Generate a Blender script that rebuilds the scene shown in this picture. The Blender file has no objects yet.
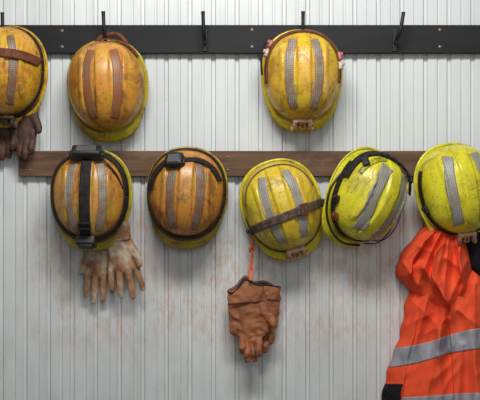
import bpy, bmesh, math, random
from mathutils import Vector, Matrix, noise
random.seed(4)
D=3.0; PX=0.0028; CZ=1.5
scene=bpy.context.scene
col=scene.collection
def pos(px,py,y=0.0):
    k=(D+y)/D
    return Vector(((px-240)*PX*k, y, CZ+(200-py)*PX*k))
def lin(c):
    r=[]
    for v in c[:3]:
        v/=255.0
        r.append(v/12.92 if v<=0.04045 else ((v+0.055)/1.055)**2.4)
    return (r[0],r[1],r[2],1.0)
# ---------------------------------------------------------------- materials
class NT:
    def __init__(s,name):
        s.m=bpy.data.materials.new(name); s.m.use_nodes=True
        s.t=s.m.node_tree; s.b=s.t.nodes['Principled BSDF']
        s.tc=s.t.nodes.new('ShaderNodeTexCoord')
    def n(s,typ,**kw):
        nd=s.t.nodes.new(typ)
        for k,v in kw.items(): setattr(nd,k,v)
        return nd
    def l(s,a,b): s.t.links.new(a,b)
    def noise(s,scale,detail=4,rough=.6,stretch=(1,1,1),loc=(0,0,0),dist=0):
        mp=s.n('ShaderNodeMapping'); mp.inputs['Scale'].default_value=stretch; mp.inputs['Location'].default_value=loc
        s.l(s.tc.outputs['Object'],mp.inputs['Vector'])
        nz=s.n('ShaderNodeTexNoise'); nz.inputs['Scale'].default_value=scale; nz.inputs['Detail'].default_value=detail
        nz.inputs['Roughness'].default_value=rough; nz.inputs['Distortion'].default_value=dist
        s.l(mp.outputs[0],nz.inputs['Vector']); return nz.outputs['Fac']
    def ramp(s,fac,a,b,va=0.0,vb=1.0):
        r=s.n('ShaderNodeMapRange'); r.clamp=True; r.interpolation_type='SMOOTHSTEP'
        s.l(fac,r.inputs['Value'])
        r.inputs['From Min'].default_value=a; r.inputs['From Max'].default_value=b
        r.inputs['To Min'].default_value=va; r.inputs['To Max'].default_value=vb
        return r.outputs[0]
    def mul(s,a,b,op='MULTIPLY'):
        m=s.n('ShaderNodeMath'); m.operation=op; m.use_clamp=True
        for i,v in enumerate((a,b)):
            if isinstance(v,(int,float)): m.inputs[i].default_value=v
            else: s.l(v,m.inputs[i])
        return m.outputs[0]
    def mix(s,fac,a,b):
        m=s.n('ShaderNodeMix'); m.data_type='RGBA'
        if isinstance(fac,(int,float)): m.inputs[0].default_value=fac
        else: s.l(fac,m.inputs[0])
        for i,v in ((6,a),(7,b)):
            if isinstance(v,tuple): m.inputs[i].default_value=v
            else: s.l(v,m.inputs[i])
        return m.outputs[2]
    def bump(s,h,strength=.3,dist=.002):
        b=s.n('ShaderNodeBump'); b.inputs['Strength'].default_value=strength; b.inputs['Distance'].default_value=dist
        s.l(h,b.inputs['Height']); s.l(b.outputs[0],s.b.inputs['Normal'])
    def fin(s,c,rough=.6,metal=0,spec=.5):
        if isinstance(c,tuple): s.b.inputs['Base Color'].default_value=c
        else: s.l(c,s.b.inputs['Base Color'])
        if isinstance(rough,(int,float)): s.b.inputs['Roughness'].default_value=rough
        else: s.l(rough,s.b.inputs['Roughness'])
        s.b.inputs['Metallic'].default_value=metal
        s.b.inputs['Specular IOR Level'].default_value=spec
        return s.m
def simple(name,c1,c2,scale=40,rough=.6,metal=0,bump=.2,bscale=None,spec=.5,stretch=(1,1,1)):
    n=NT(name); f=n.noise(scale,5,.65,stretch)
    f2=n.ramp(f,.35,.65)
    if bump: n.bump(n.noise(bscale or scale*4,4,.6,stretch),bump,.002)
    return n.fin(n.mix(f2,lin(c1),lin(c2)),rough,metal,spec)
def wall_mat():
    n=NT('painted_steel_cladding')
    sx=n.n('ShaderNodeSeparateXYZ'); n.l(n.tc.outputs['Object'],sx.inputs[0])
    z=sx.outputs['Z']; x=sx.outputs['X']
    base=n.mix(n.ramp(n.noise(3,4,.6,(1,1,.4)),.3,.7),lin((217,220,218)),lin((202,206,205)))
    st=n.ramp(n.noise(30,5,.7,(1,1,.06)),.5,.75)
    base=n.mix(n.mul(st,.25),base,lin((164,160,152)))
    low=n.ramp(n.noise(14,6,.7,(1,1,.3),(5,0,0)),.45,.7)
    base=n.mix(n.mul(low,n.ramp(z,1.5,1.0,0,.28)),base,lin((148,142,132)))
    zm=n.mul(n.ramp(z,1.00,1.2),n.ramp(z,1.58,1.42))
    xm=n.mul(n.ramp(x,-.67,-.50),n.ramp(x,.66,.45))
    rust=n.mul(n.mul(n.ramp(n.noise(6.5,6,.75,(1,1,.8),(1.4,0,2.3)),.36,.60),n.ramp(n.noise(60,6,.75,(1,1,.4)),.43,.58)),n.mul(zm,xm))
    base=n.mix(n.mul(rust,.50),base,lin((200,152,118)))
    sp=n.ramp(n.noise(160,2,.5),.73,.78)
    base=n.mix(n.mul(sp,.5),base,lin((110,88,74)))
    n.bump(n.noise(60,4,.6),.08,.002)
    return n.fin(base,.5)
def helmet_mat(name,clean,dust,amount,seed,dark=(120,70,35)):
    n=NT(name)
    sx=n.n('ShaderNodeSeparateXYZ'); n.l(n.tc.outputs['Object'],sx.inputs[0])
    h=n.ramp(sx.outputs['Y'],.004,-.070)
    a=n.noise(9,6,.65,(1,1,1),(seed,seed*2,0),.4)
    b=n.noise(34,7,.75,(1,1,1),(seed*3,0,seed))
    f=n.ramp(a,.60-.42*amount,.80-.35*amount)
    f=n.mul(f,h)
    f=n.mul(f,n.ramp(b,.30,.60,.5,1))
    c=n.mix(n.mul(f,min(1,amount+.25)),lin(clean),lin(dust))
    c=n.mix(n.mul(n.ramp(n.noise(12,5,.7,(1,1,1),(seed+4,1,0)),.5,.72),.35),c,lin((218,190,116)))
    g=n.ramp(n.noise(13,8,.76,(1,1,.8),(0,seed,0),.8),.46,.64)
    c=n.mix(n.mul(g,.32+.53*amount),c,lin(dark))
    g2=n.ramp(n.noise(95,5,.75,(1,1,1),(seed,0,2)),.60,.70)
    c=n.mix(n.mul(g2,.16+.32*amount),c,lin(dark))
    for k,(st,th) in enumerate((((3,1,.35),.62),((.4,1,3),.64),((2,1,1.4),.66))):
        sc=n.ramp(n.noise(60,4,.6,st,(seed+k*3,0,0),2.5),th,th+.03)
        c=n.mix(n.mul(sc,.75),c,lin((62,42,28)))
    n.bump(b,.05,.002)
    r=n.ramp(g,0,1,.26+.08*amount,.58)
    return n.fin(c,r,0,.5)
def stripe_mat(name,c1,c2,amt=.8,sc=260):
    n=NT(name)
    ck=n.n('ShaderNodeTexChecker'); ck.inputs['Scale'].default_value=sc
    mp=n.n('ShaderNodeMapping'); mp.inputs['Rotation'].default_value=(0,math.radians(45),0); mp.inputs['Scale'].default_value=(1,.0001,1)
    n.l(n.tc.outputs['Object'],mp.inputs[0]); n.l(mp.outputs[0],ck.inputs['Vector'])
    ck.inputs['Color1'].default_value=lin(c1); ck.inputs['Color2'].default_value=lin(tuple(int(v*.76) for v in c1))
    f=n.mul(n.ramp(n.noise(30,7,.8),.40,.62),amt)
    return n.fin(n.mix(f,ck.outputs['Color'],lin(c2)),.45,.05,.4)
def wood_mat(name,c1,c2,c3):
    n=NT(name)
    g=n.noise(50,6,.7,(.05,1,1),(0,0,0),.6)
    c=n.mix(n.ramp(g,.35,.65),lin(c1),lin(c2))
    c=n.mix(n.mul(n.ramp(n.noise(14,5,.7,(.5,1,1)),.5,.7),.6),c,lin(c3))
    n.bump(g,.35,.002); return n.fin(c,.65,0,.3)
def leather_mat(name,c1,c2,c3,sc=22,pale=None,pamt=.8):
    n=NT(name)
    c=n.mix(n.ramp(n.noise(18,6,.7),.35,.65),lin(c1),lin(c2))
    if pale: c=n.mix(n.mul(n.ramp(n.noise(14,4,.6,(1,1,1),(9,0,3)),.48,.62),pamt),c,lin(pale))
    c=n.mix(n.mul(n.ramp(n.noise(sc,7,.75,(1,1,1),(4,2,1)),.50,.68),.7),c,lin(c3))
    n.bump(n.noise(90,6,.75,(1,1,.5)),.35,.003); return n.fin(c,.6,0,.4)
M_wall=wall_mat()
M_black=simple('black_plastic',(20,20,22),(36,35,34),60,.5)
M_web=simple('dark_elastic_webbing',(24,22,22),(48,42,38),90,.8,bump=.5,bscale=700,spec=.3)
M_brownweb=simple('brown_dusty_webbing',(84,46,30),(116,68,42),60,.8,bump=.5,bscale=600,spec=.3)
M_taupe=simple('grey_brown_webbing',(70,56,50),(112,92,78),60,.8,bump=.5,bscale=600,spec=.3)
M_rail=simple('black_painted_rail',(13,14,16),(26,26,28),12,.6,bump=.15,bscale=80,stretch=(.2,1,1),spec=.3)
M_wood=wood_mat('brown_stained_timber',(112,84,62),(84,60,45),(132,104,80))
M_steel=simple('screw_steel',(150,140,122),(110,96,78),80,.45,.6)
M_hook=simple('black_hook_steel',(14,14,16),(28,27,27),40,.4,.2)
M_cream=simple('copper_dusty_plastic',(214,178,148),(150,98,68),55,.5)
M_orangeplas=simple('orange_brown_plastic',(150,72,42),(96,50,34),70,.5)
M_pink=simple('pink_red_plastic',(196,122,114),(146,62,54),60,.45)
M_white=simple('dusty_white_plastic',(206,194,180),(160,124,100),60,.5)
M_lens=NT('lamp_lens').fin(lin((110,110,108)),.15,.4)
M_greyp=simple('grey_plastic',(95,92,88),(70,68,66),60,.45)
M_cordo=simple('orange_cord',(240,112,48),(214,88,40),120,.7)
M_tan=leather_mat('tan_leather',(160,118,80),(134,96,66),(84,58,42),22,(186,170,146),.85)
M_brl=leather_mat('brown_leather',(162,102,64),(134,78,48),(84,50,36),26)
M_dkl=leather_mat('dark_brown_leather',(84,54,40),(60,40,32),(36,26,22))
M_cufftrim=simple('dark_blue_trim',(30,28,38),(46,40,44),80,.85)
# ---------------------------------------------------------------- mesh helpers
def rnd(x,e=.10): return math.sqrt(x*x+e*e)-e
def mesh_obj(name,verts,faces,mat,parent=None,smooth=True,solid=0,off=1.0):
    me=bpy.data.meshes.new(name); me.from_pydata([tuple(v) for v in verts],[],faces); me.update()
    if not solid:
        bm=bmesh.new(); bm.from_mesh(me); bmesh.ops.recalc_face_normals(bm,faces=bm.faces)
        bm.to_mesh(me); bm.free()
    for p in me.polygons: p.use_smooth=smooth
    ms=mat if isinstance(mat,(list,tuple)) else [mat]
    for m in ms: me.materials.append(m)
    o=bpy.data.objects.new(name,me); col.objects.link(o)
    if parent: o.parent=parent
    if solid:
        md=o.modifiers.new('thick','SOLIDIFY'); md.thickness=solid; md.offset=off
    return o
def grid(rows,name,mat,parent=None,closed_u=False,solid=0,off=1.0,flip=False):
    nv=len(rows); nu=len(rows[0]); verts=[p for r in rows for p in r]; faces=[]
    for j in range(nv-1):
        for i in range(nu if closed_u else nu-1):
            a=j*nu+i; b=j*nu+(i+1)%nu; c=(j+1)*nu+(i+1)%nu; d=(j+1)*nu+i
            faces.append((a,d,c,b) if flip else (a,b,c,d))
    return mesh_obj(name,verts,faces,mat,parent,True,solid,off)
def boxes(name,specs,mat,parent=None,bevel=.002,smooth=False):
    bm=bmesh.new()
    for s in specs:
        M=Matrix.Translation(s[:3])
        M=M@Matrix.Diagonal((s[3],s[4],s[5],1))
        r=bmesh.ops.create_cube(bm,size=1,matrix=M)
        mi=s[6] if len(s)>6 else 0
        fs=set(f for v in r['verts'] for f in v.link_faces)
        for f in fs: f.material_index=mi
        es=list(set(e for v in r['verts'] for e in v.link_edges))
        bmesh.ops.bevel(bm,geom=es,offset=min(bevel,min(s[3:6])*.45),segments=3,affect='EDGES',profile=.5)
    me=bpy.data.meshes.new(name); bm.to_mesh(me); bm.free()
    for p in me.polygons: p.use_smooth=smooth
    for m in (mat if isinstance(mat,(list,tuple)) else [mat]): me.materials.append(m)
    o=bpy.data.objects.new(name,me); col.objects.link(o)
    if parent: o.parent=parent
    return o
def catmull(pts,n=8,closed=False):
    out=[]; N=len(pts)
    for i in range(N if closed else N-1):
        g=lambda k: pts[k%N] if closed else pts[max(0,min(N-1,k))]
        p0,p1,p2,p3=g(i-1),g(i),g(i+1),g(i+2)
        for j in range(n):
            t=j/n
            out.append(.5*((2*p1)+(p2-p0)*t+(2*p0-5*p1+4*p2-p3)*t*t+(3*p1-p0-3*p2+p3)*t**3))
    if not closed: out.append(pts[-1].copy())
    return out
def tube(name,pts,r,mat,parent=None,closed=False,n=8,seg=8):
    P=catmull([Vector(p) for p in pts],n,closed)
    rad=r if callable(r) else (lambda t:r)
    rows=[]; N=len(P); up=None
    for i in range(N):
        T=(P[(i+1)%N]-P[i-1]) if closed else (P[min(i+1,N-1)]-P[max(i-1,0)])
        T.normalize()
        if up is None:
            up=Vector((0,1,0)) if abs(T.y)<.9 else Vector((1,0,0))
        up=(up-T*up.dot(T)).normalized(); B=T.cross(up)
        R=rad(i/(N-1))
        rows.append([P[i]+(up*math.cos(a)+B*math.sin(a))*R for a in [2*math.pi*k/seg for k in range(seg)]])
    nu=seg; verts=[p for q in rows for p in q]; faces=[]
    for j in range(N if closed else N-1):
        for k in range(nu):
            j2=(j+1)%N
            faces.append((j*nu+k,j*nu+(k+1)%nu,j2*nu+(k+1)%nu,j2*nu+k))
    if not closed:
        faces.append(tuple(range(nu))); faces.append(tuple((N-1)*nu+k for k in range(nu)))
    return mesh_obj(name,verts,faces,mat,parent)
def empty(name,loc,rot=(0,0,0),label='',cat='',group=None):
    e=bpy.data.objects.new(name,None); e.location=loc; e.rotation_euler=rot; e.empty_display_size=.03
    col.objects.link(e); e['label']=label; e['category']=cat
    if group: e['group']=group
    return e
def remeshed(name,caps,vox,mat,parent,disp=None,smooth_it=4):
    bm=bmesh.new()
    for c in caps:
        p0,r0,p1,r1=Vector(c[0]),c[1],Vector(c[2]),c[3]; ys=c[4] if len(c)>4 else 1
        L=(p1-p0).length; n=max(2,int(L/(min(r0,r1)*.35))+1)
        for i in range(n+1):
            t=i/n; p=p0.lerp(p1,t); r=r0+(r1-r0)*t
            bmesh.ops.create_icosphere(bm,subdivisions=2,radius=r,matrix=Matrix.Translation(p)@Matrix.Diagonal((1,ys,1,1)))
    me=bpy.data.meshes.new('t'); bm.to_mesh(me); bm.free()
    o=bpy.data.objects.new('t',me); col.objects.link(o)
    md=o.modifiers.new('r','REMESH'); md.mode='VOXEL'; md.voxel_size=vox
    ms=o.modifiers.new('s','SMOOTH'); ms.iterations=smooth_it; ms.factor=.5
    dg=bpy.context.evaluated_depsgraph_get(); dg.update()
    m2=bpy.data.meshes.new_from_object(o.evaluated_get(dg)); bpy.data.objects.remove(o)
    if disp:
        nr=[v.normal.copy() for v in m2.vertices]
        for v,nn in zip(m2.vertices,nr): v.co=v.co+nn*disp(v.co)
    for p in m2.polygons: p.use_smooth=True
    m2.materials.clear(); m2.materials.append(mat); m2.name=name
    o=bpy.data.objects.new(name,m2); col.objects.link(o); o.parent=parent
    return o
# ---------------------------------------------------------------- setting
def build_wall():
    per=.0660; prof=[(0,0),(.36,0),(.40,-.0026),(.45,-.0026),(.49,0),(.77,0),(.82,-.0070),(.93,-.0070),(.98,0)]
    xs=[]
    for k in range(-28,28):
        for f,h in prof: xs.append(((k+f)*per,h))
    verts=[];faces=[]
    for z in (0,2.7):
        for x,h in xs: verts.append((x,-h,z))
    n=len(xs)
    for i in range(n-1): faces.append((i,i+1,n+i+1,n+i))
    o=mesh_obj('wall_back',verts,faces,M_wall,None,False,solid=.004,off=-1)
    o.location.y=.001
    md=o.modifiers.new('b','BEVEL'); md.width=.002; md.segments=2; md.limit_method='ANGLE'; md.angle_limit=.3
    o['kind']='structure'; o['label']='off-white ribbed steel wall cladding with rusty dust smears'
build_wall()
M_floor=simple('concrete_floor',(120,116,110),(92,88,82),6,.85)
fl=mesh_obj('floor',[(-1.83,.0,0),(1.83,.0,0),(1.83,-3.6,0),(-1.83,-3.6,0)],[(0,1,2,3)],M_floor,None,False)
fl['kind']='structure'; fl['label']='grey concrete floor'
def rack(y0,y1,x0,x1,mat,thick,label,screws,hooks,sr=.005):
    zc=(pos(0,(y0+y1)/2,-thick)).z; h=(y1-y0)*PX
    xa=(x0-240)*PX; xb=(x1-240)*PX
    e=empty('coat_rack',((xa+xb)/2,-.0005,zc),label=label,cat='coat rack')
    boxes('rail',[(0,-thick/2,0,xb-xa,thick,h)],mat,e,.0015)
    xc=(xa+xb)/2
    for sx,sy in screws:
        p=pos(sx,sy,-thick)
        bm=bmesh.new()
        bmesh.ops.create_uvsphere(bm,u_segments=16,v_segments=8,radius=sr,matrix=Matrix.Diagonal((1,.45,1,1)))
        me=bpy.data.meshes.new('screw'); bm.to_mesh(me); bm.free(); me.materials.append(M_steel)
        for q in me.polygons: q.use_smooth=True
        s=bpy.data.objects.new('screw',me); col.objects.link(s); s.parent=e; s.location=(p.x-xc,-thick,p.z-zc)
    for hx,lean,ht in hooks:
        p=pos(hx,0,-thick)
        hk=bpy.data.objects.new('hook',None); col.objects.link(hk); hk.parent=e; hk.location=(p.x-xc,-thick,0)
        boxes('mounting_plate',[(0,-.002,-.004,.014,.004,.062)],M_hook,hk,.0015)
        tube('hook_rod',[(0,-.003,-.008),(0,-.02,-.012),(0,-.036,-.006),(lean*.3,-.046,.010),(lean*.7,-.049,.034),(lean,-.049,ht)],
             lambda t:.0050+.0008*max(0,(t-.93)/.07),M_hook,hk,seg=12)
    return e
rack(25,53,-60,560,M_rail,.022,'long black painted coat rail screwed to the wall with steel hooks',
     [(62,31),(62,47),(252,30),(252,47),(440,30),(440,47),(-20,31),(-20,47)],
     [(7,-.002,.065),(107,-.004,.068),(205,-.004,.068),(302,.0,.068),(395,.016,.066),(495,0,.066)])
rack(151,176,20,560,M_wood,.02,'long brown stained timber rail fixed to the wall behind hard hats',
     [(30,157),(30,170),(228,157),(228,170)],[],.0032)
# ---------------------------------------------------------------- hard hats
A=.103; B=.121; H=.100; SK=.026
NE=2.25
TAUT=False
def sm(a,b,x):
    t=max(0,min(1,(x-a)/(b-a))); return t*t*(3-2*t)
def SP(th,s):
    c,sn=math.cos(th),math.sin(th)
    g=1/((abs(c)**NE+abs(sn)**NE)**(1/NE))
    if s<=1:
        ph=s*math.pi/2; rho=math.sin(ph); h=SK+H*max(0,math.cos(ph))**.84
    else:
        rho=1+(s-1)*.10; h=SK*(1-(s-1)/.2)
    x=A*rho*c*g; v=B*rho*sn*g
    x*=1+.04*v/B
    if s<=1:
        w=1-sm(.84,.98,rho)
        ax=abs(x)
        if TAUT:
            h+=.0082*w*(1-sm(.060,.085,ax)*.5)
        else:
            h+=.0080*w*(1-sm(.0165,.0205,ax))
            h+=.0065*w*sm(.051,.055,ax)*(1-sm(.062,.067,ax))*(1-sm(.065,.09,abs(v)))
    return Vector((x,-h,v))
def SN(th,s):
    s=max(.02,s)
    a=SP(th+.01,s)-SP(th-.01,s); b=SP(th,min(s+.01,1.2))-SP(th,s-.01)
    n=a.cross(b); n.normalize()
    p=SP(th,s)
    if n.dot(Vector((p.x,p.y*.5,p.z)))<0: n=-n
    return n
def xv2ts(x,v):
    x2=x/(1+.04*v/B)
    rho=((abs(x2/A))**NE+(abs(v/B))**NE)**(1/NE); rho=min(rho,.995)
    th=math.atan2(v/B,x2/A)
    return th,math.asin(rho)*2/math.pi
def shell(parent,mat):
    NTH=220; rows=[]; KR=40
    for k in range(1,KR+1): rows.append([SP(2*math.pi*i/NTH,k/KR) for i in range(NTH)])
    for s in (1.07,1.14,1.2): rows.append([SP(2*math.pi*i/NTH,s) for i in range(NTH)])
    for k in range(1,6):
        r=[]
        for i in range(NTH):
            th=2*math.pi*i/NTH; p=SP(th,1.2)
            f=sm(.45,.97,-math.sin(th))
            e=.0072+.021*f
            d=Vector((p.x*(1-.35*f),0,p.z)).normalized()
            q=p+d*e*k/5; q.y=-.003-(.008*f)+.012*f*(k/5)**1.5 - .002*math.sin(k/5*math.pi)
            r.append(q)
        rows.append(r)
    verts=[SP(0,0)]+[p for r in rows for p in r]; faces=[]
    for i in range(NTH): faces.append((0,1+i,1+(i+1)%NTH))
    for j in range(len(rows)-1):
        for i in range(NTH):
            a=1+j*NTH+i; b=1+j*NTH+(i+1)%NTH
            faces.append((a,a+NTH,b+NTH,b))
    return mesh_obj('shell',verts,faces,mat,parent,True,solid=.0025,off=-1)
def band_xv(name,parent,path,width,mat,off=.0012,th=.0012,n=10,wfun=None,across=9,taut=False):
    global TAUT
    TAUT=taut
    P=catmull([Vector((p[0],p[1],0)) for p in path],n)
    rows=[]; L=len(P)
    for i,p in enumerate(P):
        T=(P[min(i+1,L-1)]-P[max(i-1,0)]).normalized(); S=Vector((-T.y,T.x,0))
        w=width*(wfun(i/(L-1)) if wfun else 1)
        r=[]
        for j in range(across):
            q=p+S*w*(j/(across-1)-.5); t,s=xv2ts(q.x,q.y)
            r.append(SP(t,s)+SN(t,s)*off)
        rows.append(r)
    TAUT=False
    m=len(rows)//2
    nn=(rows[m][1]-rows[m][0]).cross(rows[m+1][0]-rows[m][0])
    return grid(rows,name,mat,parent,solid=th,off=1.0 ,flip=nn.y>0)
def band_ts(name,parent,f,t0,t1,mat,off=.0015,th=.0016,n=90,closed=False,taut=False):
    global TAUT
    TAUT=taut
    rows=[]
    for i in range(n):
        t=t0+(t1-t0)*(i/n if closed else i/(n-1)); s0,s1=f(t)
        rows.append([SP(t,s0+(s1-s0)*j/4)+SN(t,s0+(s1-s0)*j/4)*off for j in range(5)])
    TAUT=False
    if closed: rows.append(rows[0])
    a=rows[3]; nn=(a[1]-a[0]).cross(rows[4][0]-a[0])
    return grid(rows,name,mat,parent,solid=th,off=1.0,flip=nn.dot(Vector((a[0].x,0,a[0].z)))<0)
def place(o,x,v,off=0,roll=0):
    t,s=xv2ts(x,v); p=SP(t,s); n=SN(t,s); 
    up=Vector((0,0,1)); up=(up-n*up.dot(n)).normalized(); xx=up.cross(n)
    M=Matrix((xx,up,n)).transposed().to_4x4(); M=Matrix.Translation(p+n*off)@M@Matrix.Rotation(roll,4,'Z')
    o.matrix_local=M
def bracket(parent,mats,x=0,sc=1.0):
    o=boxes('lamp_bracket',[(0,0,.002,.040,.022,.006,1),(-.016,-.001,.010,.009,.022,.018,0),(.016,-.001,.010,.009,.022,.018,0),
        (0,.009,.011,.040,.007,.018,0),(0,-.003,.010,.014,.018,.014,1),(-.020,-.013,.009,.009,.012,.014,0),(.020,-.013,.009,.009,.012,.014,0),(0,.012,.016,.018,.006,.012,0)],
        mats,parent,.0034,True)
    n=Vector((0,-.80,-.60)).normalized(); up=Vector((0,-.60,.80)); xx=up.cross(n)
    M=Matrix((xx,up,n)).transposed().to_4x4()
    o.matrix_local=Matrix.Translation((x,-.027,-.123))@M@Matrix.Scale(sc*1.28,4); return o
def headlamp(parent,x,v,w,h,d,roll=0):
    e=boxes('headlamp',[(0,0,d*.2,w*1.12,h*.8,d*.4),(0,0,d*.55,w,h,d*.75),(0,h*.52,d*.6,w*.35,h*.14,d*.3),(-w*.52,0,d*.4,w*.16,h*.6,d*.35),(w*.52,0,d*.4,w*.16,h*.6,d*.35)],M_black,parent,.007,True)
    place(e,x,v,-.002,roll)
    boxes('lens',[(0,-h*.05,d*.94,w*.66,h*.62,.004)],M_lens,e,.002)
    boxes('switch',[(0,h*.62,d*.6,w*.2,h*.1,d*.18)],M_greyp,e,.001)
    return e
def buckle(h,x,v,w,l,mat,roll=0,off=.005):
    t=.004
    o=boxes('buckle',[(-w/2,0,.002,t,l,.005),(w/2,0,.002,t,l,.005),(0,l/2,.002,w+t,t,.005),(0,-l/2,.002,w+t,t,.005),(0,0,.003,t,l,.004)],mat,h,.0012)
    place(o,x,v,off,roll); return o
def side_clips(h,lst):
    for (x,v,mm) in lst:
        c=boxes('side_clip',[(0,0,.004,.018,.022,.010),(0,.004,.011,.009,.011,.007)],mm,h,.003,True); place(c,x,v,.002)
G='hard hats hanging on the wall'
def hat(px,py,roll,pitch,yaw,label,mat,smat,y=-.050,sc=1.0,sw=.019,sx=.035,bow=.005):
    p=pos(px,py,y-.02)
    e=empty('hard_hat',(p.x,y,p.z),label=label,cat='hard hat',group=G)
    e.rotation_euler=(Matrix.Rotation(math.radians(-roll),3,'Y')@Matrix.Rotation(math.radians(pitch),3,'X')@Matrix.Rotation(math.radians(yaw),3,'Z')).to_euler()
    e.scale=(sc,sc,sc)
    shell(e,mat)
    for sg in (-1,1):
        band_xv('reflective_stripe',e,[(sg*(sx-.007),.088),(sg*(sx+bow*.5),.045),(sg*(sx+bow),0),(sg*(sx+bow*.2),-.045),(sg*(sx-.010),-.094)],sw,smat,wfun=lambda t:1.0-.12*abs(2*t-1))
    return e
st_dirty=stripe_mat('dirty_reflective_tape',(140,122,104),(120,74,44),.85)
st_brown=stripe_mat('brown_stained_tape',(146,108,76),(140,80,42),.95)
st_mid=stripe_mat('dusty_reflective_tape',(160,150,136),(128,94,62),.75)
st_clean=stripe_mat('reflective_tape',(168,165,154),(122,110,80),.5)
rim_full=2*math.pi
# H1
m=helmet_mat('hard_hat_plastic_amber',(206,168,28),(204,140,40),.75,1.3,(112,62,28))
h=hat(6,72,0,0,0,'amber hard hat with brown strap across crown, over dark gloves',m,st_dirty,sw=.021)
band_xv('goggle_strap',h,[(-.099,.020),(-.06,.033),(0,.038),(.06,.033),(.099,.020)],.023,M_brownweb,.002,.0015,taut=True)
band_ts('rim_strap',h,lambda t:(.88,.98),0,rim_full,M_web,.0022,.0018,130,True)
bracket(h,[M_taupe,M_brownweb],0,1.05)
# H2
m=helmet_mat('hard_hat_plastic_ochre',(178,166,30),(200,132,50),.92,5.1,(120,68,32))
h=hat(107,86,2,0,0,'dust-stained orange and yellow hard hat beneath the black rail',m,st_brown,sw=.024,sx=.036)
band_ts('rear_strap',h,lambda t:(.80,.93),math.radians(35),math.radians(95),M_brownweb,.004,.002,40)
tube('chin_strap',[(-.03,-.012,.116),(-.01,-.01,.137),(.03,-.012,.142),(.055,-.02,.118),(.06,-.03,.093)],.006,M_brownweb,h)
# H3
m=helmet_mat('hard_hat_plastic_golden',(216,190,30),(212,158,46),.66,8.7,(132,80,36))
h=hat(302,76,0,0,0,'golden yellow hard hat with brown rim strap and small side clips',m,st_mid,sw=.024)
band_ts('rim_strap',h,lambda t:(.74-.03*math.sin(t),.85-.03*math.sin(t)),math.radians(-12),math.radians(192),M_brownweb,.0024,.0018,90)
bracket(h,[M_cream,M_orangeplas])
side_clips(h,[(-.083,.079,M_pink),(-.093,.055,M_white),(.094,.047,M_pink),(.096,.022,M_white)])
tube('clip_cord',[(-.1,-.05,.09),(-.109,-.055,.065),(-.112,-.05,.03),(-.11,-.045,0)],.003,M_web,h)
# H4
m=helmet_mat('hard_hat_plastic_burnt',(180,166,34),(192,126,56),.9,3.3,(120,68,34))
h=hat(91,196,0,0,0,'dirty orange hard hat with black headlamp harness over tan gloves',m,st_mid,sw=.023,sx=.040)
band_ts('headlamp_strap',h,lambda t:(.72,.90),0,rim_full,M_web,.0028,.002,130,True)
band_xv('crown_strap',h,[(0,.092),(0,.04),(-.001,0),(-.002,-.05),(-.004,-.104)],.028,M_web,.0022,.0025,taut=True)
buckle(h,-.003,-.075,.030,.018,M_black,0,.008)
headlamp(h,0,.102,.080,.038,.036)
bp=boxes('battery_pack',[(0,0,.012,.052,.042,.026),(0,.004,.028,.038,.028,.008),(0,-.022,.012,.03,.010,.012)],M_black,h,.005,True); place(bp,-.004,-.112,-.001)
tube('lamp_cable',[(.03,-.09,.109),(.055,-.10,.085),(.078,-.09,.055),(.092,-.075,.02)],.003,M_black,h)
# H5
m=helmet_mat('hard_hat_plastic_tan',(174,152,38),(194,124,54),.92,6.9,(112,62,32))
h=hat(187,194,-3,0,0,'dusty orange hard hat with small headlamp clipped near the top',m,st_dirty,sw=.023)
band_ts('headlamp_strap',h,lambda t:(.80+.04*math.sin(t),.93+.04*math.sin(t)),0,rim_full,M_web,.0028,.002,130,True)
band_xv('lamp_strap',h,[(-.046,.088),(-.070,.068),(-.086,.040),(-.094,.005)],.012,M_web,.0022,.002,taut=True)
band_xv('lamp_strap',h,[(-.012,.088),(.03,.090),(.066,.072),(.088,.038)],.010,M_web,.0022,.002,taut=True)
headlamp(h,-.030,.080,.048,.040,.030,.1)
# H6
m=helmet_mat('hard_hat_plastic_lemon',(220,204,42),(208,162,52),.5,2.2,(128,88,36))
h=hat(282,206,17,0,0,'lemon yellow hard hat with dark goggle strap, over brown gloves',m,st_clean,sw=.025,sx=.038)
band_xv('goggle_strap',h,[(-.096,-.038),(-.05,-.030),(0,-.026),(.05,-.022),(.100,-.020)],.022,M_taupe,.002,.0015,taut=True)
buckle(h,.047,-.022,.022,.026,M_brownweb,0,.008)
band_ts('upper_band',h,lambda t:(.715,.745),math.radians(15),math.radians(165),M_taupe,.0012,.001,60)
band_ts('rim_strap',h,lambda t:(.92,1.0),math.radians(180),math.radians(360),M_web,.0022,.0018,70)
bracket(h,[M_cream,M_orangeplas])
side_clips(h,[(-.098,-.040,M_black),(.100,-.022,M_black)])
# H7
m=helmet_mat('hard_hat_plastic_lime',(216,210,36),(208,182,54),.4,7.4,(116,92,34))
h=hat(361,194,-25,-2,31,'fluorescent yellow hard hat hanging tilted with black goggle strap',m,st_clean,y=-.070,sw=.032,sx=.036,bow=.010)
def gs(t):
    d=math.degrees(t); c=.66+.22*sm(45,140,d); return (c-.06,c+.06+.02*math.sin(t*34)*0)
band_ts('goggle_strap',h,gs,math.radians(28),math.radians(172),M_web,.002,.005,110,taut=True)
for k,dg_ in enumerate((50,62,74,86,98)):     # ribs of the bunched strap
    t=math.radians(dg_); c0,c1=gs(t)
    band_ts('strap_rib',h,lambda tt,c0=c0,c1=c1:(c0-.01,c1+.01),t-.035,t+.035,M_black,.0075,.0025,8,taut=True)
band_ts('vent_mesh',h,lambda t:(.645,.735),math.radians(108),math.radians(158),stripe_mat('checked_mesh',(190,192,50),(40,44,24),.7,200),.0016,.0015,50)
o_=boxes('buckle',[(0,0,.003,.016,.026,.008),(.009,0,.003,.004,.028,.010)],M_black,h,.002); place(o_,-.080,.070,.007,.8)
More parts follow.
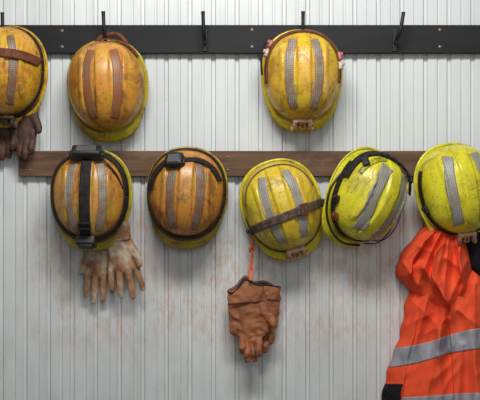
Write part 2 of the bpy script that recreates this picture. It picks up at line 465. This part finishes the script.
tube('goggle_cord',[(-.108,-.03,.02),(-.118,-.03,-.03),(-.10,-.03,-.085),(-.06,-.03,-.125),(-.01,-.035,-.142),(.04,-.04,-.128)],.0034,M_black,h)
tube('wire_loop',[(.094,-.03,.01),(.116,-.03,-.02),(.122,-.03,-.06),(.10,-.03,-.100),(.06,-.03,-.118)],.0016,M_black,h)
tube('wire_loop',[(.085,-.05,.03),(.120,-.045,.00),(.128,-.04,-.045),(.112,-.035,-.085),(.08,-.03,-.10)],.0014,M_black,h)
tube('strap_loop',[(.03,-.02,.115),(.06,.0,.125),(.095,.0,.10),(.112,-.01,.06),(.104,-.02,.02)],.0055,M_web,h)
band_ts('rim_strap',h,lambda t:(.92,1.0),math.radians(150),math.radians(310),M_web,.0025,.0018,70)
side_clips(h,[(-.095,-.045,M_black),(-.075,-.085,M_orangeplas)])
# H8
m=helmet_mat('hard_hat_plastic_bright',(220,214,40),(204,180,48),.4,9.9,(122,96,36))
h=hat(455,190,9,-2,9,'bright yellow hard hat hanging above orange safety jacket',m,st_clean,y=-.056,sw=.029,sx=.043)
band_ts('rim_strap',h,lambda t:(.90,1.01),math.radians(150),math.radians(360),M_web,.0025,.0018,80)
bracket(h,[M_cream,M_orangeplas],0,1.0)
side_clips(h,[(-.097,-.04,M_black)])
# ---------------------------------------------------------------- gloves
def glove(px,py,y,roll,mirror,sc,mat,label,cuff_len,cuff_w,trim,group,seed,splay=1.0,curl=0.01,bunch=1.0,fl=1.0,neck=.040,fold=1.0,tilt=0,fr=1.0,pw=1.0,thumb=1.0,cexp=.75,flat=1.0,peak=0.0):
    p=pos(px,py,y)
    e=empty('work_glove',(p.x,y,p.z),label=label,cat='glove',group=group)
    e.rotation_euler=(Matrix.Rotation(math.radians(-roll),3,'Y')).to_euler(); e.scale=(sc,sc*flat,sc)
    m=-1 if mirror else 1
    caps=[((-.022*m*pw,0,-.01),.024*pw,(-.024*m*pw,0,-.080),.021*pw,.5/pw),((.02*m*pw,0,-.01),.023*pw,(.024*m*pw,0,-.076),.020*pw,.5/pw),((0,-.003,0),.028*pw,(0,-.003,-.083),.024*pw,.48/pw),
          ((-.018*m*pw,0,.012),.024*pw,(.018*m*pw,0,.012),.024*pw,.55/pw)]
    fing=[(-.036,-.088,.062,.0104,-.16),(-.0125,-.094,.074,.0108,-.05),(.012,-.092,.069,.0106,.07),(.035,-.084,.054,.0096,.20)]
    for k,(x,z,L,r,a) in enumerate(fing):
        r*=fr
        a=a*splay+.04*math.sin(k*2.3+seed); L*=fl
        c=curl*(1+.8*math.sin(k*2+seed))
        p0=Vector((x*m*bunch,-.001,z+.015)); p1=p0+Vector((math.sin(a)*m*L*.5,-c*.3,-L*.5-.01)); p2=p1+Vector((math.sin(a)*m*L*.35,-c,-L*.32)); p3=p2+Vector((math.sin(a*.4)*m*L*.2,c*.3,-L*.22))
        caps+= [(p0,r*1.1,p1,r*1.04,.85),(p1,r*1.04,p2,r*.98,.85),(p2,r*.98,p3,r*.82,.85)]
    caps+=[((-.03*m*pw,0,-.022),.018,(-.05*m*pw,-.008,-.055),.0135,.8),((-.05*m*pw,-.008,-.055),.0128,(-.053*m*pw,-.016,-.055-.037*thumb),.0105,.85)]
    def dsp(c):
        q=Vector((c.x*34+seed,c.y*30,c.z*34+c.x*20))
        r=1-rnd(noise.noise(q),.05)*2
        q2=Vector((c.x*20-c.z*14+seed*2,c.y*20,c.z*46))
        r2=1-rnd(noise.noise(q2),.04)*2.4
        return .0020*(r-.5)*fold+.0016*(r2-.5)*max(0,fold-.5)+.0003*noise.noise(c*110+Vector((seed,0,0)))
    remeshed('hand',caps,.0021,mat,e,dsp,4)
    rows=[]; n=72
    for j in range(19):
        t=j/18; r=[]
        for i in range(n):
            a=2*math.pi*i/n
            w=neck+(cuff_w-neck)*t**cexp; dth=.017+.008*t-.012*t*(1 if peak else 0)
            f=1+.04*math.sin(a*5+seed+t*3)+.05*noise.noise(Vector((math.cos(a)*2+seed,math.sin(a)*2,t*3)))
            cr=.003*fold*(1-2*rnd(noise.noise(Vector((math.cos(a)*w*38+seed,math.sin(a),t*cuff_len*30+3))),.06))
            xx=w*math.cos(a)
            pk=peak*(math.exp(-(xx/.022)**2)-.55*abs(xx)/.05)
            r.append(Vector((xx*f,(dth+cr)*math.sin(a)*f*(1+.25*math.sin(3*a+seed)),cuff_len*t+(.004*math.sin(a)+.004*math.sin(a*2+seed))*t+tilt*xx*t+pk*t)))
        rows.append(r)
    grid(rows,'cuff',mat,e,True,solid=.0022,off=0)
    if trim:
        tr=[]
        for k in (0,1,2):
            z0=(-.004,0,.002)[k]
            tr.append([Vector((q.x*1.02,q.y*1.06,q.z+z0)) for q in rows[-1]])
        grid(tr,'cuff_trim',trim,e,True,solid=.002,off=0)
        ln=[[Vector((q.x*.94,q.y*.9,q.z-.003)) for q in rows[-1]],[Vector((q.x*.88,q.y*.7,q.z-.02)) for q in rows[-1]],[Vector((q.x*.5,q.y*.3,q.z-.03)) for q in rows[-1]]]
        grid(ln,'lining',trim,e,True,solid=.001,off=0)
tl='pair of tan leather gloves under a hard hat'
glove(100,246,-.024,-1,False,.84,M_tan,'tan leather work glove with dark dirt stains beneath dusty hard hat',.06,.042,None,tl,1.0,.4,.004,1.08,1.22,.038,.6,0,1.0,1.0,.8,flat=.75)
glove(119,241,-.044,9,True,.86,M_tan,'worn tan leather glove overlapping its pair beneath hard hat',.06,.042,None,tl,4.0,.9,.004,1.08,1.22,.038,.6,0,1.0,1.0,.8,flat=.75)
dl='dark gloves behind a hard hat'
glove(6,112,-.025,0,False,.80,M_dkl,'dark brown leather work glove behind amber hard hat',.04,.045,None,dl,2.0,.1,.006,.85,.9,fr=1.2,fold=.6)
glove(25,110,-.048,-3,True,.82,M_dkl,'dark brown creased leather glove beside its pair under hard hat',.04,.045,None,dl,7.0,.1,.006,.85,.9,fr=1.2,fold=.6,thumb=.4)
bl='brown leather gloves hanging on a cord'
glove(265,299,-.029,-4,False,.86,M_brl,'brown leather glove with navy cuff edge hanging on orange cord',.046,.046,M_cufftrim,bl,3.0,-.2,.012,.84,1.05,.050,1.3,-.05,1.1,1.15,.5,1.0,peak=.006)
glove(247,302,-.068,4,True,.92,M_brl,'creased brown leather glove on orange cord, over its pair',.052,.052,M_cufftrim,bl,9.0,-.45,.016,.80,1.1,.056,1.8,.14,1.12,1.34,.4,1.0,peak=.022)
e=empty('hanging_cord',pos(252,235,-.05),label='orange cord loop holding leather gloves below a yellow hard hat',cat='cord')
def rel(px,py,y): 
    return pos(px,py,y)-e.location
tube('cord_loop',[rel(252,232,-.045),rel(250.5,240,-.05),rel(252,250,-.055),rel(250.8,260,-.055),rel(251.3,270,-.05),rel(252.6,260,-.05),rel(252,250,-.045),rel(254,241,-.045)],.0020,M_cordo,e,True)
tube('knot',[rel(250,249,-.056),rel(252,247,-.060),rel(254,250,-.056),rel(251,252,-.05)],.0030,M_cordo,e,True)
tube('clasp',[rel(250.5,265,-.05),rel(248.5,272,-.062),rel(250.5,280,-.092),rel(253,272,-.066)],.0024,M_cordo,e,True)
# ---------------------------------------------------------------- jacket
n=NT('orange_high_visibility_fabric')
c=n.mix(n.ramp(n.noise(7,5,.6),.35,.7),lin((240,92,56)),lin((226,76,46)))
c=n.mix(n.mul(n.ramp(n.noise(20,6,.75),.55,.72),.3),c,lin((182,68,46)))
n.bump(n.noise(30,6,.65,(1,1,.6)),.4,.007); M_or=n.fin(c,.9,0,.12)
M_refl=simple('silver_reflective_tape',(160,160,166),(130,130,138),22,.6,.0,bump=.4,bscale=50)
M_navy=simple('dark_navy_lining',(18,18,24),(32,30,36),30,.9,spec=.2)
J=empty('safety_jacket',pos(452,232,-.03),label='orange high visibility jacket with silver bands under hard hats',cat='jacket')
def edgef(edges,py):
    for a,b in zip(edges,edges[1:]):
        if a[0]<=py<=b[0]:
            t=(py-a[0])/(b[0]-a[0]); return a[1]+(b[1]-a[1])*t, a[2]+(b[2]-a[2])*t
    return edges[-1][1:]
def creases(px,py,segs):
    f=0
    for (ax,ay,bx,by,w,h) in segs:
        vx,vy=bx-ax,by-ay; L=vx*vx+vy*vy; u0=((px-ax)*vx+(py-ay)*vy)/L; u=max(0,min(1,u0))
        dd=math.hypot(px-ax-vx*u,py-ay-vy*u)
        f+=h*math.exp(-rnd(dd,1.1)/w)*(1-.5*u)
    return f
def steps(px,py,lst):
    f=0
    for pts,hgt,sgn,dec in lst:
        if py<pts[0][0] or py>pts[-1][0]: continue
        for a,b in zip(pts,pts[1:]):
            if a[0]<=py<=b[0]:
                q=(py-a[0])/(b[0]-a[0]); q=q*q*(3-2*q)*.4+q*.6
                xl=a[1]+(b[1]-a[1])*q; break
        d=(px-xl)*sgn
        fade=sm(0,12,py-pts[0][0])*sm(0,12,pts[-1][0]-py)
        if d>-1.0: f+=hgt*fade*sm(-1.0,1.2,d)*math.exp(-max(0,d)/dec)
    return f
ed_body=[(222,440,460),(236,432,472),(250,426,484),(266,419,492),(282,413,500),(300,407,506),(320,402,512),(345,396,518),(370,389,522),(395,381,528),(412,377,532),(424,376,533)]
seg_body=[(430,290,400,400,6,.026),(448,300,424,410,6,.024),(474,285,476,400,7,.026),(412,300,436,324,4,.014),(406,325,434,312,3.5,.010),(458,310,478,326,4,.012),(438,330,442,405,4,.016),(448,318,426,334,3,.008),(462,345,458,405,4,.014)]
st_body=[([(285,452),(320,449),(360,452),(424,455)],.018,1,30),([(300,418),(330,416),(360,408),(400,402)],.012,-1,20)]
ed_hood=[(222,428,462),(232,417,468),(244,408,472),(256,401,474),(266,397,475),(276,397,474),(284,402,472),(292,411,470),(301,421,466),(310,432,462),(318,442,455)]
seg_hood=[(444,228,422,268,4,.028),(455,232,464,290,4.5,.028),(424,268,446,304,3.5,.026),(466,262,448,304,3.5,.022),(430,236,402,262,4,.028),(440,284,452,310,3,.016),(403,262,418,286,3,.018),(414,244,432,252,2.8,.012),(446,258,462,270,2.8,.012)]
st_hood=[([(228,438),(244,424),(262,413),(284,411)],.036,-1,13),([(234,446),(256,434),(276,431),(296,442),(310,450)],.038,1,13),([(240,460),(262,458),(284,462),(300,458)],.026,1,12)]
def sheet(s,t,ed,segs,y0,y1,base,seed,namp,soft=4,sts=(),off=0):
    py=y0+(y1-y0)*t; l,r=edgef(ed,py)
    l+=1.3*math.sin(py*.09+seed)+.8*math.sin(py*.29+1+seed)
    px=l+(r-l)*s
    prof=max(0,1-abs(2*s-1)**soft)**.5
    ang=math.atan2(px-452,py-200); dist=math.hypot(px-452,py-200)/100
    f=creases(px,py,segs)+steps(px,py,sts)
    f+=namp*(1-2.6*rnd(noise.noise(Vector((ang*6.5+seed,dist*.5,seed))),.05))*min(1,.3+dist*.5)
    f+=namp*.28*(1-2.6*rnd(noise.noise(Vector((px*.07+py*.03+seed,py*.034-px*.02,8.1+seed))),.06))
    return pos(px,py,-.008-(base(t)+f)*prof-off)-J.location
def jsurf(s,t,off=0): return sheet(s,t,ed_body,seg_body,222,424,lambda t:.024+.03*t,3.1,.017,4,st_body,off)
def closed_sheet(name,fn,NS,NTt,mat,yb=-.006):
    rows=[]
    for j in range(NTt+1):
        t=j/NTt
        r=[fn(i/NS,t) for i in range(NS+1)]
        for i in range(NS-1,0,-6):
            q=r[i].copy(); q.y=yb-J.location.y; r.append(q)
        rows.append(r)
    return grid(rows,name,mat,J,True)
closed_sheet('jacket_body',jsurf,240,240,M_or)
closed_sheet('hood',lambda s,t:sheet(s,t,ed_hood,seg_hood,222,318,lambda t:.052+.020*math.sin(math.pi*min(1,t*1.1)),6.3,.014,3,st_hood),180,180,M_or,-.03)
def jband(name,f0,f1,s0,s1,mat,off):
    rr=[]
    for i in range(240):
        s=s0+(s1-s0)*i/239
        rr.append([jsurf(s,(f0(s)+(f1(s)-f0(s))*k/16-222)/202,off) for k in range(17)])
    return grid(rr,name,mat,J,solid=.001,off=0)
jband('reflective_band',lambda s:348-28*s+1.5*math.sin(s*9),lambda s:367-27*s+1.5*math.sin(s*9+.3),.004,.97,M_refl,.0016)
jband('reflective_band',lambda s:397-5*s+1.0*math.sin(s*8),lambda s:415-5*s+1.0*math.sin(s*8),.14,.97,M_refl,.0016)
jband('dark_cuff',lambda s:384,lambda s:404,.0,.13,M_navy,.0016)
ed_col=[(232,462,486),(244,460,496),(256,462,502),(268,468,504),(278,478,504)]
closed_sheet('dark_collar_lining',lambda s,t:sheet(s,t,ed_col,[(466,234,490,276,4,.012)],232,278,lambda t:.065,1.3,.010,3),40,40,M_navy,-.03)
# ---------------------------------------------------------------- light, world, camera
def area(loc,target,size,sy,energy,colr=(1,1,1)):
    L=bpy.data.lights.new('area_light','AREA'); L.shape='RECTANGLE'; L.size=size; L.size_y=sy; L.energy=energy; L.color=colr
    o=bpy.data.objects.new('area_light',L); col.objects.link(o); o.location=loc
    o.rotation_euler=(Vector(target)-Vector(loc)).to_track_quat('-Z','Y').to_euler(); return o
area((0,-1.35,2.75),(0,0,1.58),1.0,.3,31,(1,.995,.985))  # overhead ceiling light
area((.5,-3.4,2.2),(0,0,1.5),1.6,1.2,13,(1,1,1))  # added bounce fill from behind the camera, not a ceiling fitting
w=bpy.data.worlds.new('World'); scene.world=w; w.use_nodes=True
w.node_tree.nodes['Background'].inputs[0].default_value=(.97,.985,1,1); w.node_tree.nodes['Background'].inputs[1].default_value=.19
scene.view_settings.view_transform='Standard'
cam=bpy.data.cameras.new('Camera'); cam.sensor_width=36; cam.lens=36*D/(480*PX)
co=bpy.data.objects.new('Camera',cam); col.objects.link(co); co.location=(0,-D,CZ); co.rotation_euler=(math.radians(90),0,0)
scene.camera=co
